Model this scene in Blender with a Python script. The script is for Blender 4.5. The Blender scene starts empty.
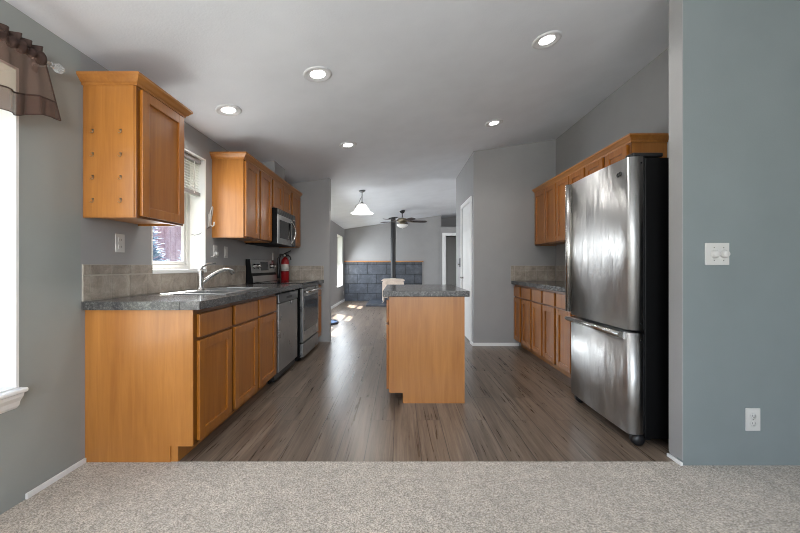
import bpy, bmesh, math, random
from mathutils import Vector, Matrix
random.seed(7)
scene = bpy.context.scene
COL = scene.collection
R = math.radians

# ------------------------------------------------------------------ camera
cam_d = bpy.data.cameras.new('camera')
cam_d.lens = 16.0; cam_d.sensor_width = 36.0; cam_d.clip_start = 0.02; cam_d.clip_end = 200
cam = bpy.data.objects.new('camera', cam_d); COL.objects.link(cam)
cam.location = (0, 0, 1.11); cam.rotation_euler = (R(90), 0, 0)
scene.camera = cam

# ------------------------------------------------------------------ world, sun, lights, exposure
world = bpy.data.worlds.new('sky'); scene.world = world
world.use_nodes = True
wn = world.node_tree.nodes; wl = world.node_tree.links; wn.clear()
sky = wn.new('ShaderNodeTexSky'); sky.sky_type = 'NISHITA'; sky.sun_disc = False
sky.sun_elevation = R(50); sky.sun_rotation = R(-35); sky.air_density = 1.0; sky.dust_density = 2.0
bgn = wn.new('ShaderNodeBackground'); bgn.inputs['Strength'].default_value = 0.45
wo = wn.new('ShaderNodeOutputWorld')
wl.new(sky.outputs[0], bgn.inputs[0]); wl.new(bgn.outputs[0], wo.inputs[0])

def lamp(name, kind, loc, energy, color=(1, 1, 1), rot=(0, 0, 0), **kw):
    d = bpy.data.lights.new(name, kind); d.energy = energy; d.color = color
    for k, v in kw.items(): setattr(d, k, v)
    o = bpy.data.objects.new(name, d); COL.objects.link(o); o.location = loc; o.rotation_euler = rot
    return o
sun = lamp('sun_light', 'SUN', (-6, 16, 14), 30.0, (1.0, 0.96, 0.90), angle=R(0.6))
sun.rotation_euler = Vector((0.60, -0.65, -1.0)).to_track_quat('-Z', 'Y').to_euler()
# added fill lamp behind the camera, aimed up to brighten the ceiling
lamp('ceiling_fill', 'AREA', (-0.45, -0.6, 1.68), 41, (0.97, 0.985, 1), (R(180 - 14), 0, 0), shape='DISK', size=0.5)
# daylight coming in through the windows (area light in each opening, facing the room)
lamp('daylight_back_window', 'AREA', (0.15, -2.9, 1.45), 80, (0.96, 0.98, 1.0), (R(90), 0, 0), shape='RECTANGLE', size=2.7, size_y=1.7)
lamp('daylight_front_window', 'AREA', (-1.765, 1.2, 1.3), 5, (0.90, 0.96, 1.0), (0, R(-90), 0), shape='RECTANGLE', size=1.4, size_y=0.8)
lamp('daylight_kitchen_window', 'AREA', (-1.765, 2.9, 1.5), 3.5, (0.90, 0.96, 1.0), (0, R(-90), 0), shape='RECTANGLE', size=0.8, size_y=0.6)
for yy in (6.9, 8.45, 10.53):
    lamp('daylight_living_window', 'AREA', (-1.765, yy, 1.25), 34, (0.84, 0.92, 1.0), (0, R(-60), 0), shape='RECTANGLE', size=1.4, size_y=0.85)
lamp('living_fill', 'AREA', (4.8, 8.6, 1.3), 55, (0.97, 0.98, 1.0), (0, R(90), 0), shape='RECTANGLE', size=1.9, size_y=2.2)  # added fill lamp, the wall behind it has no patio opening

scene.view_settings.view_transform = 'Standard'
scene.view_settings.look = 'None'
scene.view_settings.gamma = 1.0
scene.view_settings.use_curve_mapping = False
scene.view_settings.exposure = 0.52
scene.cycles.max_bounces = 10
scene.cycles.diffuse_bounces = 6
scene.cycles.use_denoising = True
scene.cycles.filter_width = 1.0
scene.cycles.sample_clamp_indirect = 6.0

# ------------------------------------------------------------------ material helpers
def srgb(r, g, b):
    f = lambda c: (c / 255 / 12.92) if c / 255 <= 0.04045 else ((c / 255 + 0.055) / 1.055) ** 2.4
    return (f(r), f(g), f(b), 1.0)
class Mat:
    def __init__(s, name):
        s.m = bpy.data.materials.new(name); s.m.use_nodes = True
        s.nt = s.m.node_tree; s.n = s.nt.nodes; s.l = s.nt.links
        s.b = s.n['Principled BSDF']; s.out = s.n['Material Output']
        s._tc = None
    def set(s, **k):
        for a, v in k.items(): s.b.inputs[a.replace('_', ' ')].default_value = v
        return s
    def coords(s, scale=(1, 1, 1), rot=(0, 0, 0)):
        tc = s.n.new('ShaderNodeTexCoord'); mp = s.n.new('ShaderNodeMapping')
        mp.inputs['Scale'].default_value = scale; mp.inputs['Rotation'].default_value = rot
        s.l.new(tc.outputs['Object'], mp.inputs[0]); return mp.outputs[0]
    def noise(s, co, scale=5, detail=4, rough=0.55, dist=0.0):
        n = s.n.new('ShaderNodeTexNoise'); n.inputs['Scale'].default_value = scale
        n.inputs['Detail'].default_value = detail; n.inputs['Roughness'].default_value = rough
        n.inputs['Distortion'].default_value = dist
        s.l.new(co, n.inputs['Vector']); return n.outputs['Fac']
    def ramp(s, fac, stops):
        r = s.n.new('ShaderNodeValToRGB'); e = r.color_ramp.elements
        while len(e) < len(stops): e.new(0.5)
        for el, (p, c) in zip(e, stops): el.position = p; el.color = c
        s.l.new(fac, r.inputs[0]); return r.outputs[0]
    def mix(s, fac, a, b, mode='MIX'):
        m = s.n.new('ShaderNodeMix'); m.data_type = 'RGBA'; m.blend_type = mode
        for v, i in ((fac, 0), (a, 6), (b, 7)):
            if isinstance(v, (int, float)): m.inputs[i].default_value = v
            elif isinstance(v, tuple): m.inputs[i].default_value = v
            else: s.l.new(v, m.inputs[i])
        return m.outputs[2]
    def color(s, c): s.l.new(c, s.b.inputs['Base Color']); return s
    def bump(s, h, strength=0.2, dist=0.01):
        b = s.n.new('ShaderNodeBump'); b.inputs['Strength'].default_value = strength
        b.inputs['Distance'].default_value = dist
        s.l.new(h, b.inputs['Height']); s.l.new(b.outputs[0], s.b.inputs['Normal']); return s
    def maprange(s, v, lo, hi, a=0.0, b=1.0):
        m = s.n.new('ShaderNodeMapRange'); m.inputs[1].default_value = a; m.inputs[2].default_value = b
        m.inputs[3].default_value = lo; m.inputs[4].default_value = hi
        s.l.new(v, m.inputs[0]); return m.outputs[0]
    def rough(s, v): s.l.new(v, s.b.inputs['Roughness']); return s

def simple(name, col, rough=0.5, metal=0.0, **k):
    m = Mat(name); m.set(Base_Color=col, Roughness=rough, Metallic=metal, **k); return m.m
def paint(name, col, rough=0.55, bump=0.12, scale=170):
    m = Mat(name); co = m.coords()
    n = m.noise(co, 3.0, 3)
    c2 = tuple(x * 0.93 for x in col[:3]) + (1,)
    m.color(m.ramp(n, [(0.3, c2), (0.7, col)])); m.set(Roughness=rough)
    m.bump(m.noise(co, scale, 3), bump, 0.004); return m.m
M = {}
M['paint_blue'] = paint('blue_grey_paint', srgb(124, 132, 133))
M['paint_green'] = paint('green_grey_paint', srgb(150, 154, 150))
M['paint_gray'] = paint('grey_paint', srgb(152, 151, 150))
M['ceiling'] = paint('ceiling_paint', srgb(224, 227, 232), 0.7, 0.25, 90)
M['white_trim'] = simple('white_trim_paint', srgb(232, 232, 230), 0.35)
M['white_plastic'] = simple('white_plastic', srgb(198, 196, 192), 0.35)
def wood(name, horizontal, tone=1.0, sat=1.02, hue=0.501):
    m = Mat(name)
    sc = (38, 2.2, 38) if horizontal else (38, 38, 2.2)
    co = m.coords(sc)
    n = m.noise(co, 1.0, 6, 0.6, 0.6)
    sc2 = (7, 0.8, 7) if horizontal else (7, 7, 0.8)
    n2 = m.noise(m.coords(sc2), 1.0, 3, 0.5, 0.8)
    a = m.ramp(n, [(0.25, srgb(142, 88, 38)), (0.55, srgb(169, 111, 53)), (0.8, srgb(188, 129, 67))])
    b = m.ramp(n2, [(0.3, srgb(148, 91, 40)), (0.7, srgb(186, 127, 68))])
    c = m.mix(0.45, a, b)
    oi = m.n.new('ShaderNodeObjectInfo')
    v = m.maprange(oi.outputs['Random'], 0.92 * tone, 1.06 * tone)
    hsv = m.n.new('ShaderNodeHueSaturation'); m.l.new(c, hsv.inputs['Color']); m.l.new(v, hsv.inputs['Value'])
    hsv.inputs['Saturation'].default_value = sat; hsv.inputs['Hue'].default_value = hue
    m.color(hsv.outputs[0]); m.set(Roughness=0.36)
    m.b.inputs['Coat Weight'].default_value = 0.28; m.b.inputs['Coat Roughness'].default_value = 0.25
    m.bump(n, 0.05, 0.002); return m.m
M['wood'] = wood('maple_vertical_grain', False)
M['wood_door'] = wood('maple_door_fronts', False, 0.80, 1.08, 0.496)
M['wood_gap_shade'] = wood('maple_gap_shade', False, 0.40, 1.12, 0.493)  # maple darkened to paint shade into the gaps between doors
M['wood_h'] = wood('maple_horizontal_grain', True)
def stainless(name, base, r0, r1, dents=0.0):
    m = Mat(name); m.set(Base_Color=base, Metallic=1.0)
    br = m.noise(m.coords((3, 3, 260)), 1.0, 3)
    sm = m.noise(m.coords((1, 2.2, 1.1)), 3.2, 4, 0.6, 0.8)
    m.rough(m.maprange(sm, r0, r1, 0.3, 0.7))
    h = m.mix(0.06, sm, br)
    if dents:
        wv = m.noise(m.coords((1, 5.0, 1.1)), 1.0, 3, 0.55, 1.2)
        m.bump(m.mix(0.4, wv, sm), dents, 0.05)
        m.set(Anisotropic=0.75, Anisotropic_Rotation=0.25)
        tg = m.n.new('ShaderNodeTangent'); tg.direction_type = 'RADIAL'; tg.axis = 'Z'
        m.l.new(tg.outputs[0], m.b.inputs['Tangent'])
    else: m.bump(br, 0.02, 0.001)
    return m.m
M['steel'] = stainless('brushed_stainless', srgb(168, 167, 166), 0.25, 0.38)
M['steel_dent'] = stainless('worn_brushed_stainless', srgb(198, 197, 195), 0.32, 0.48, 0.20)
M['nickel'] = simple('brushed_nickel', srgb(190, 188, 184), 0.25, 1.0)
M['dark_steel'] = simple('dark_stainless', srgb(110, 111, 112), 0.32, 1.0)
M['black'] = simple('black_plastic', srgb(17, 17, 19), 0.4)
M['black_side'] = simple('black_appliance_paint', srgb(7, 7, 8), 0.5)
bpy.data.materials['black_appliance_paint'].node_tree.nodes['Principled BSDF'].inputs['Specular IOR Level'].default_value = 0.15
M['black_glass'] = simple('black_glass', srgb(14, 15, 18), 0.06)
M['oven_glass'] = simple('smoked_glass', srgb(58, 62, 66), 0.12)
M['iron'] = simple('matte_black_iron', srgb(26, 26, 27), 0.5)
def counter():
    m = Mat('speckled_grey_laminate'); co = m.coords()
    n = m.noise(co, 85, 4, 0.7); n2 = m.noise(co, 14, 5, 0.65)
    a = m.ramp(n, [(0.33, srgb(26, 26, 28)), (0.5, srgb(68, 67, 67)), (0.66, srgb(134, 132, 128))])
    b = m.ramp(n2, [(0.35, srgb(46, 45, 46)), (0.65, srgb(84, 83, 81))])
    m.color(m.mix(0.5, a, b)); m.set(Roughness=0.17); return m.m
M['counter'] = counter()
def stone(name, cols, sc, rough, bump):
    m = Mat(name); co = m.coords()
    n = m.noise(co, sc, 6, 0.65, 0.6); n2 = m.noise(co, sc * 9, 3, 0.6)
    c = m.ramp(n, [(0.28, cols[0]), (0.5, cols[1]), (0.74, cols[2])])
    d = m.ramp(n2, [(0.3, (0.82, 0.82, 0.82, 1)), (0.7, (1.1, 1.1, 1.1, 1))])
    m.color(m.mix(0.7, c, d, 'MULTIPLY')); m.set(Roughness=rough)
    m.bump(n, bump, 0.006); return m.m
M['tile'] = stone('travertine_tile', (srgb(120, 109, 98), srgb(150, 139, 127), srgb(176, 166, 152)), 9, 0.4, 0.15)
M['grout'] = simple('pale_grout', srgb(176, 168, 156), 0.8)
M['slate'] = stone('blue_slate_tile', (srgb(42, 45, 52), srgb(60, 65, 74), srgb(84, 90, 99)), 5, 0.38, 0.35)
M['dark_grout'] = simple('dark_grout', srgb(20, 21, 24), 0.85)
def carpet():
    m = Mat('beige_carpet'); co = m.coords()
    n = m.noise(co, 150, 3, 0.7); n2 = m.noise(co, 26, 4, 0.6); n3 = m.noise(co, 3.5, 3)
    a = m.ramp(n, [(0.34, srgb(118, 108, 97)), (0.5, srgb(178, 168, 155)), (0.66, srgb(222, 213, 200))])
    b = m.ramp(n2, [(0.35, (0.82, 0.82, 0.82, 1)), (0.65, (1.08, 1.08, 1.08, 1))])
    c = m.mix(0.8, a, b, 'MULTIPLY')
    c = m.mix(0.5, c, m.ramp(n3, [(0.3, (0.85, 0.85, 0.85, 1)), (0.7, (1.08, 1.08, 1.08, 1))]), 'MULTIPLY')
    m.color(c); m.set(Roughness=0.95); m.b.inputs['Sheen Weight'].default_value = 0.2
    m.bump(m.mix(0.5, n, n2), 0.9, 0.012); return m.m
M['carpet'] = carpet()
def laminate():
    m = Mat('grey_brown_laminate_planks')
    co = m.coords((1, 1, 1), (0, 0, R(90)))
    br = m.n.new('ShaderNodeTexBrick'); m.l.new(co, br.inputs['Vector'])
    br.offset = 0.37; br.inputs['Scale'].default_value = 1.0
    br.inputs['Brick Width'].default_value = 1.21; br.inputs['Row Height'].default_value = 0.165
    br.inputs['Mortar Size'].default_value = 0.0025; br.inputs['Mortar Smooth'].default_value = 0.2
    br.inputs['Color1'].default_value = (0, 0, 0, 1); br.inputs['Color2'].default_value = (1, 1, 1, 1)
    br.inputs['Mortar'].default_value = (0.5, 0.5, 0.5, 1)
    # offset the grain per plank
    tc = m.n.new('ShaderNodeTexCoord')
    add = m.n.new('ShaderNodeVectorMath'); add.operation = 'MULTIPLY_ADD'
    m.l.new(br.outputs['Color'], add.inputs[0]); add.inputs[1].default_value = (7.3, 3.1, 5.0)
    m.l.new(tc.outputs['Object'], add.inputs[2])
    mp = m.n.new('ShaderNodeMapping'); mp.inputs['Scale'].default_value = (46, 1.7, 1)
    m.l.new(add.outputs[0], mp.inputs[0])
    n = m.noise(mp.outputs[0], 1.0, 8, 0.68, 1.0)
    mp2 = m.n.new('ShaderNodeMapping'); mp2.inputs['Scale'].default_value = (8, 0.5, 1)
    m.l.new(add.outputs[0], mp2.inputs[0])
    n2 = m.noise(mp2.outputs[0], 1.0, 4, 0.6, 2.0)
    g = m.ramp(n, [(0.30, srgb(48, 38, 31)), (0.48, srgb(93, 78, 66)), (0.70, srgb(138, 122, 107))])
    g2 = m.ramp(n2, [(0.30, srgb(66, 54, 45)), (0.68, srgb(134, 120, 105))])
    c = m.mix(0.42, g, g2)
    tone = m.ramp(br.outputs['Color'], [(0, (0.86, 0.85, 0.84, 1)), (1, (1.12, 1.12, 1.12, 1))])
    c = m.mix(0.85, c, tone, 'MULTIPLY')
    c = m.mix(br.outputs['Fac'], c, srgb(48, 41, 36))
    m.color(c); m.rough(m.maprange(n, 0.22, 0.36)); m.bump(n, 0.10, 0.002); return m.m
M['laminate'] = laminate()
def glass():
    m = Mat('window_glass'); m.n.remove(m.b)
    t = m.n.new('ShaderNodeBsdfTransparent'); g = m.n.new('ShaderNodeBsdfGlossy'); g.inputs['Roughness'].default_value = 0.02
    mx = m.n.new('ShaderNodeMixShader'); mx.inputs[0].default_value = 0.05; m.l.new(t.outputs[0], mx.inputs[1]); m.l.new(g.outputs[0], mx.inputs[2])
    m.l.new(mx.outputs[0], m.out.inputs[0]); return m.m
M['glass'] = glass()
def sheer(name, col, fac):
    m = Mat(name); m.set(Base_Color=col, Roughness=0.9)
    t = m.n.new('ShaderNodeBsdfTransparent'); t.inputs[0].default_value = (0.95, 0.9, 0.86, 1)
    mx = m.n.new('ShaderNodeMixShader'); mx.inputs[0].default_value = fac
    m.l.new(t.outputs[0], mx.inputs[1]); m.l.new(m.b.outputs[0], mx.inputs[2]); m.l.new(mx.outputs[0], m.out.inputs[0]); return m.m
M['sheer'] = sheer('sheer_brown_voile', srgb(104, 78, 66), 0.58)
M['sheer2'] = sheer('doubled_brown_voile', srgb(84, 58, 48), 0.80)
M['gather'] = sheer('gathered_brown_voile', srgb(58, 40, 33), 0.97)
M['clear'] = simple('clear_acrylic', (0.95, 0.97, 0.98, 1), 0.05, 0.0, IOR=1.45)
bpy.data.materials['clear_acrylic'].node_tree.nodes['Principled BSDF'].inputs['Transmission Weight'].default_value = 0.85
def emit(name, col, strength, base=None):
    m = Mat(name); m.set(Base_Color=base or col, Roughness=0.4)
    m.b.inputs['Emission Color'].default_value = col; m.b.inputs['Emission Strength'].default_value = strength; return m.m
M['lens'] = emit('lit_diffuser', (1.0, 0.98, 0.95, 1), 5.0)
M['shade_glass'] = emit('lit_frosted_shade', (1.0, 0.98, 0.95, 1), 0.9, srgb(240, 240, 238))
M['bowl_glass'] = simple('frosted_bowl_glass', srgb(225, 224, 220), 0.3)
M['trim_ring'] = simple('downlight_trim', srgb(205, 205, 206), 0.45)
M['red'] = simple('red_enamel', srgb(140, 16, 20), 0.3)
M['label_paper'] = simple('white_label', srgb(205, 200, 192), 0.6)
M['label_ink'] = simple('label_print', srgb(110, 105, 100), 0.6)
M['cream'] = stone('cream_enamel', (srgb(196, 176, 160), srgb(212, 194, 178), srgb(226, 212, 198)), 6, 0.35, 0.05)
M['blade'] = simple('dark_walnut_blade', srgb(44, 30, 26), 0.4)
M['brass'] = simple('antique_nickel', srgb(150, 140, 122), 0.35, 1.0)
M['rug_blue'] = simple('blue_mat', srgb(86, 112, 150), 0.7)
M['rug_rim'] = simple('navy_mat_rim', srgb(30, 36, 50), 0.7)
M['blind'] = simple('white_blind_slats', srgb(222, 222, 220), 0.45)
M['blind_rail'] = simple('grey_blind_rail', srgb(150, 150, 150), 0.5)
M['spruce'] = stone('blue_spruce_needles', (srgb(96, 118, 138), srgb(150, 172, 192), srgb(200, 214, 228)), 9, 0.8, 0.2)
M['bark'] = simple('grey_bark', srgb(92, 80, 72), 0.9)
M['shed'] = stone('weathered_red_boards', (srgb(140, 108, 118), srgb(166, 136, 146), srgb(188, 162, 170)), 3, 0.8, 0.1)
M['ground'] = stone('dry_grass', (srgb(82, 84, 66), srgb(104, 106, 86), srgb(128, 128, 108)), 4, 0.95, 0.2)
M['shadow_gap'] = simple('dark_recess', srgb(30, 22, 16), 0.8)

# ------------------------------------------------------------------ mesh helpers
ORG = {}
class MB:
    def __init__(s): s.bm = bmesh.new(); s.xf = None
    def _xf(s, vs):
        if s.xf is not None: bmesh.ops.transform(s.bm, matrix=s.xf, verts=list(vs))
    def box(s, x0, x1, y0, y1, z0, z1, bev=0.0, seg=2):
        x0, x1 = sorted((x0, x1)); y0, y1 = sorted((y0, y1)); z0, z1 = sorted((z0, z1))
        g = bmesh.ops.create_cube(s.bm, size=1.0)
        vs = g['verts']
        for v in vs:
            v.co = Vector(((x0 + x1) / 2 + v.co.x * (x1 - x0), (y0 + y1) / 2 + v.co.y * (y1 - y0), (z0 + z1) / 2 + v.co.z * (z1 - z0)))
        if bev > 0:
            es = list({e for v in vs for e in v.link_edges})
            r = bmesh.ops.bevel(s.bm, geom=es, offset=min(bev, 0.45 * min(x1 - x0, y1 - y0, z1 - z0)), segments=seg, profile=0.5, affect='EDGES', clamp_overlap=True)
            vs = list({v for f in r['faces'] for v in f.verts} | {v for v in vs if v.is_valid})
        s._xf(vs); return s
    def prism(s, pts, axis, a, b, smooth=False):
        """polygon pts swept along axis from a to b. axis 'y': pts=(x,z); 'x': pts=(y,z); 'z': pts=(x,y)"""
        def P(p, t):
            return {'y': (p[0], t, p[1]), 'x': (t, p[0], p[1]), 'z': (p[0], p[1], t)}[axis]
        va = [s.bm.verts.new(P(p, a)) for p in pts]; vb = [s.bm.verts.new(P(p, b)) for p in pts]
        n = len(pts); fs = []
        fs.append(s.bm.faces.new(va)); fs.append(s.bm.faces.new(vb[::-1]))
        for i in range(n):
            f = s.bm.faces.new((va[i], vb[i], vb[(i + 1) % n], va[(i + 1) % n])); f.smooth = smooth
        s._xf(va + vb); return s
    def lathe(s, prof, c=(0, 0, 0), seg=32, axis='z', smooth=True):
        rings = []; allv = []
        for r, h in prof:
            ring = []
            if r < 1e-5:
                ring = [s.bm.verts.new((0, 0, h))]
            else:
                for k in range(seg):
                    a = 2 * math.pi * k / seg
                    ring.append(s.bm.verts.new((r * math.cos(a), r * math.sin(a), h)))
            rings.append(ring); allv += ring
        for A, B in zip(rings, rings[1:]):
            for k in range(seg):
                k2 = (k + 1) % seg
                if len(A) == 1 and len(B) == 1: continue
                if len(A) == 1: f = s.bm.faces.new((A[0], B[k2], B[k]))
                elif len(B) == 1: f = s.bm.faces.new((A[k], A[k2], B[0]))
                else: f = s.bm.faces.new((A[k], A[k2], B[k2], B[k]))
                f.smooth = smooth
        rot = {'z': Matrix.Identity(4), 'x': Matrix.Rotation(R(90), 4, 'Y'), '-x': Matrix.Rotation(R(-90), 4, 'Y'),
               'y': Matrix.Rotation(R(-90), 4, 'X'), '-y': Matrix.Rotation(R(90), 4, 'X')}[axis] if isinstance(axis, str) else axis
        bmesh.ops.transform(s.bm, matrix=Matrix.Translation(c) @ rot, verts=allv)
        s._xf(allv); return s
    def tube(s, pts, rad, seg=10, closed=False):
        pts = [Vector(p) for p in pts]; n = len(pts)
        rads = rad if isinstance(rad, (list, tuple)) else [rad] * n
        rings = []; up = None; allv = []
        for i, p in enumerate(pts):
            if closed: t = pts[(i + 1) % n] - pts[i - 1]
            else: t = pts[min(i + 1, n - 1)] - pts[max(i - 1, 0)]
            t.normalize()
            if up is None:
                up = Vector((0, 0, 1)) if abs(t.z) < 0.9 else Vector((1, 0, 0))
            u = (up - t * up.dot(t)); u.normalize(); w = t.cross(u); up = u
            ring = [s.bm.verts.new(p + (u * math.cos(2 * math.pi * k / seg) + w * math.sin(2 * math.pi * k / seg)) * rads[i]) for k in range(seg)]
            rings.append(ring); allv += ring
        pairs = list(zip(rings, rings[1:]))
        if closed: pairs.append((rings[-1], rings[0]))
        for A, B in pairs:
            for k in range(seg):
                k2 = (k + 1) % seg
                s.bm.faces.new((A[k], A[k2], B[k2], B[k])).smooth = True
        if not closed:
            s.bm.faces.new(rings[0][::-1]); s.bm.faces.new(rings[-1])
        s._xf(allv); return s
    def cyl(s, p0, p1, r, seg=20): return s.tube([p0, p1], r, seg)
    def grid(s, fn, nu, nv, smooth=True):
        g = [[s.bm.verts.new(fn(i / nu, j / nv)) for j in range(nv + 1)] for i in range(nu + 1)]
        for i in range(nu):
            for j in range(nv):
                s.bm.faces.new((g[i][j], g[i + 1][j], g[i + 1][j + 1], g[i][j + 1])).smooth = smooth
        return s
    def build(s, name, mat, parent=None):
        bm = s.bm
        bmesh.ops.recalc_face_normals(bm, faces=bm.faces[:])
        if parent is not None: org = ORG[parent.name]
        else:
            xs = [v.co for v in bm.verts]
            org = Vector(((min(v.x for v in xs) + max(v.x for v in xs)) / 2, (min(v.y for v in xs) + max(v.y for v in xs)) / 2, min(v.z for v in xs)))
        for v in bm.verts: v.co -= org
        me = bpy.data.meshes.new(name); bm.to_mesh(me); bm.free()
        me.materials.append(mat if not isinstance(mat, str) else M[mat])
        o = bpy.data.objects.new(name, me); COL.objects.link(o)
        if parent is not None: o.parent = parent
        else: o.location = org
        ORG[o.name] = org.copy()
        return o
def tag(o, label=None, cat=None, group=None, kind=None):
    for k, v in (('label', label), ('category', cat), ('group', group), ('kind', kind)):
        if v: o[k] = v
    return o
def thing(name, label, cat, loc, group=None):
    o = bpy.data.objects.new(name, None); COL.objects.link(o); o.location = loc
    o.empty_display_size = 0.05
    ORG[o.name] = Vector(loc); return tag(o, label, cat, group)
def struct(name, mb, mat, parent=None):
    o = mb.build(name, mat, parent)
    if parent is None: o['kind'] = 'structure'
    return o
def box(x0, x1, y0, y1, z0, z1, bev=0.0, seg=2): return MB().box(x0, x1, y0, y1, z0, z1, bev, seg)
SL = 0.146
WX = -1.783            # inner face of the left outside wall
def ceil_z(x): return 2.31 + SL * (x - WX)

# ------------------------------------------------------------------ the shell
RX = 2.178             # kitchen right wall
NB, FB = -3.0, 12.8
struct('floor', box(WX, 5.0, 2.02, FB, -0.10, 0.0), 'laminate')
struct('floor_carpet', box(WX, 5.0, NB, 2.02, -0.10, 0.002), 'carpet')
AP = 2.3
cz = MB(); cz.prism([(-1.98, ceil_z(-1.98)), (AP, ceil_z(AP)), (5.2, ceil_z(AP) - SL * (5.2 - AP)), (5.2, 3.3), (-1.98, 2.75)], 'y', NB - 0.1, FB + 0.1)
struct('ceiling', cz, 'ceiling')
TH = 0.19
def wall_x(name, mat, y0, y1, opens, x0=WX - TH, x1=WX, top=2.45):
    mb = MB(); y = y0
    for (a, b, z0, z1) in opens:
        mb.box(x0, x1, y, a, -0.1, top); mb.box(x0, x1, a, b, -0.1, z0); mb.box(x0, x1, a, b, z1, top); y = b
    mb.box(x0, x1, y, y1, -0.1, top)
    return struct(name, mb, mat)
W1 = (0.70, 1.662, 0.538, 2.035)
W0 = (-1.60, -0.40, 0.538, 2.035)
WK = (2.551, 3.263, 1.075, 2.09)
WL = [(6.42, 7.36, 0.515, 2.03), (7.98, 8.92, 0.515, 2.03), (10.06, 11.0, 0.515, 2.03)]
wall_x('wall_left', 'paint_green', NB, 1.985, [W0, W1])
wall_x('wall_kitchen', 'paint_gray', 1.985, 5.25, [WK])
wall_x('wall_living', 'paint_gray', 5.25, FB, WL)
# stub wall at the end of the left counter
struct('wall_stub', box(WX, -1.04, 5.25, 5.36, 0, 2.46), 'paint_gray')
# wall that faces the camera on the right with its grey end
struct('wall_right', box(1.573, 5.0, 1.98, 2.02, 0, 2.95), 'paint_blue')
struct('wall_right_end', box(1.575, 5.0, 2.02, 2.078, 0, 2.95), 'paint_gray')
struct('trim_corner', box(1.570, 1.576, 1.978, 2.078, 0.03, 2.95, 0.001), 'paint_gray')
struct('wall_kitchen_right', box(RX, RX + 0.1, 2.078, 4.965, 0, 2.95), 'paint_gray')
# pantry block
struct('wall_pantry', box(1.026, RX + 0.1, 4.965, 5.05, 0, 2.95), 'paint_gray')
pw = MB(); pw.box(1.026, 1.12, 5.05, 5.14, 0, 2.9); pw.box(1.026, 1.12, 5.86, 6.5, 0, 2.9); pw.box(1.026, 1.12, 5.14, 5.86, 2.06, 2.9)
struct('wall_pantry_side', pw, 'paint_gray')
struct('wall_pantry_back', box(1.12, 5.0, 6.42, 6.5, 0, 2.95), 'paint_gray')
# far wall with the plant ledge and a doorway
D2 = 11.44
fw = MB(); fw.box(WX, 1.33, D2, D2 + 0.12, 0, 2.95)
struct('wall_far', fw, 'paint_gray')
fl = MB(); fl.box(1.29, 1.42, D2 - 0.03, D2 + 0.10, 0, 2.385); fl.box(2.22, 5.0, D2 - 0.03, D2 + 0.10, 0, 2.385); fl.box(1.42, 2.22, D2 - 0.03, D2 + 0.10, 2.13, 2.385)
fl.box(1.33, 5.0, D2 + 0.10, FB, 2.30, 2.385)
struct('wall_far_doorway', fl, 'paint_gray')
struct('wall_hall', MB().box(1.30, 1.40, D2 + 0.10, FB, 0, 2.30).box(2.4, 2.5, D2 + 0.10, FB, 0, 2.30), 'paint_gray')
struct('wall_far_recess', box(1.2, 5.0, 12.3, 12.4, 2.385, 2.95), 'paint_gray')
struct('wall_living_right', box(4.95, 5.05, 6.5, FB, 0, 2.7), 'paint_gray')
# front room shell behind the camera, with its large back window opening
struct('wall_front_right', box(4.95, 5.05, NB, 1.98, 0, 2.7), 'paint_blue')
bw = MB(); bw.box(WX - TH, -1.25, NB - 0.15, NB, 0, 2.95); bw.box(2.45, 5.05, NB - 0.15, NB, 0, 2.95); bw.box(-1.25, 2.45, NB - 0.15, NB, 0, 0.55); bw.box(-1.25, 2.45, NB - 0.15, NB, 2.3, 2.95)
struct('wall_back', bw, 'paint_blue')
struct('wall_end', box(WX - TH, 5.05, FB, FB + 0.1, 0, 2.95), 'paint_gray')
# eave outside the left wall
ev = MB(); ev.prism([(-1.973, 2.36), (-1.973, 2.52), (-2.41, 2.44), (-2.41, 2.30)], 'y', NB, FB)
struct('roof_eave', ev, 'white_trim')
# duct chase above the tall wall cabinets
struct('wall_chase', box(WX, -1.475, 4.18, 4.55, 2.20, 2.45), 'paint_gray')

# baseboards
struct('baseboard_left', box(WX, WX + 0.012, 1.69, 2.01, 0.002, 0.030, 0.003), 'white_trim')
struct('baseboard_pantry', box(1.02, 1.66, 4.953, 4.965, 0.0, 0.045, 0.003), 'white_trim')
struct('baseboard_right', box(1.560, 1.573, 1.975, 2.082, 0.0, 0.020, 0.003), 'white_trim')
struct('baseboard_living', box(WX, WX + 0.014, 5.36, 11.40, 0.0, 0.075, 0.003), 'white_trim')
struct('baseboard_pantry_side', MB().box(1.014, 1.026, 4.953, 5.08, 0.0, 0.045, 0.002).box(1.014, 1.026, 5.92, 6.5, 0.0, 0.045, 0.002), 'white_trim')

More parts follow.
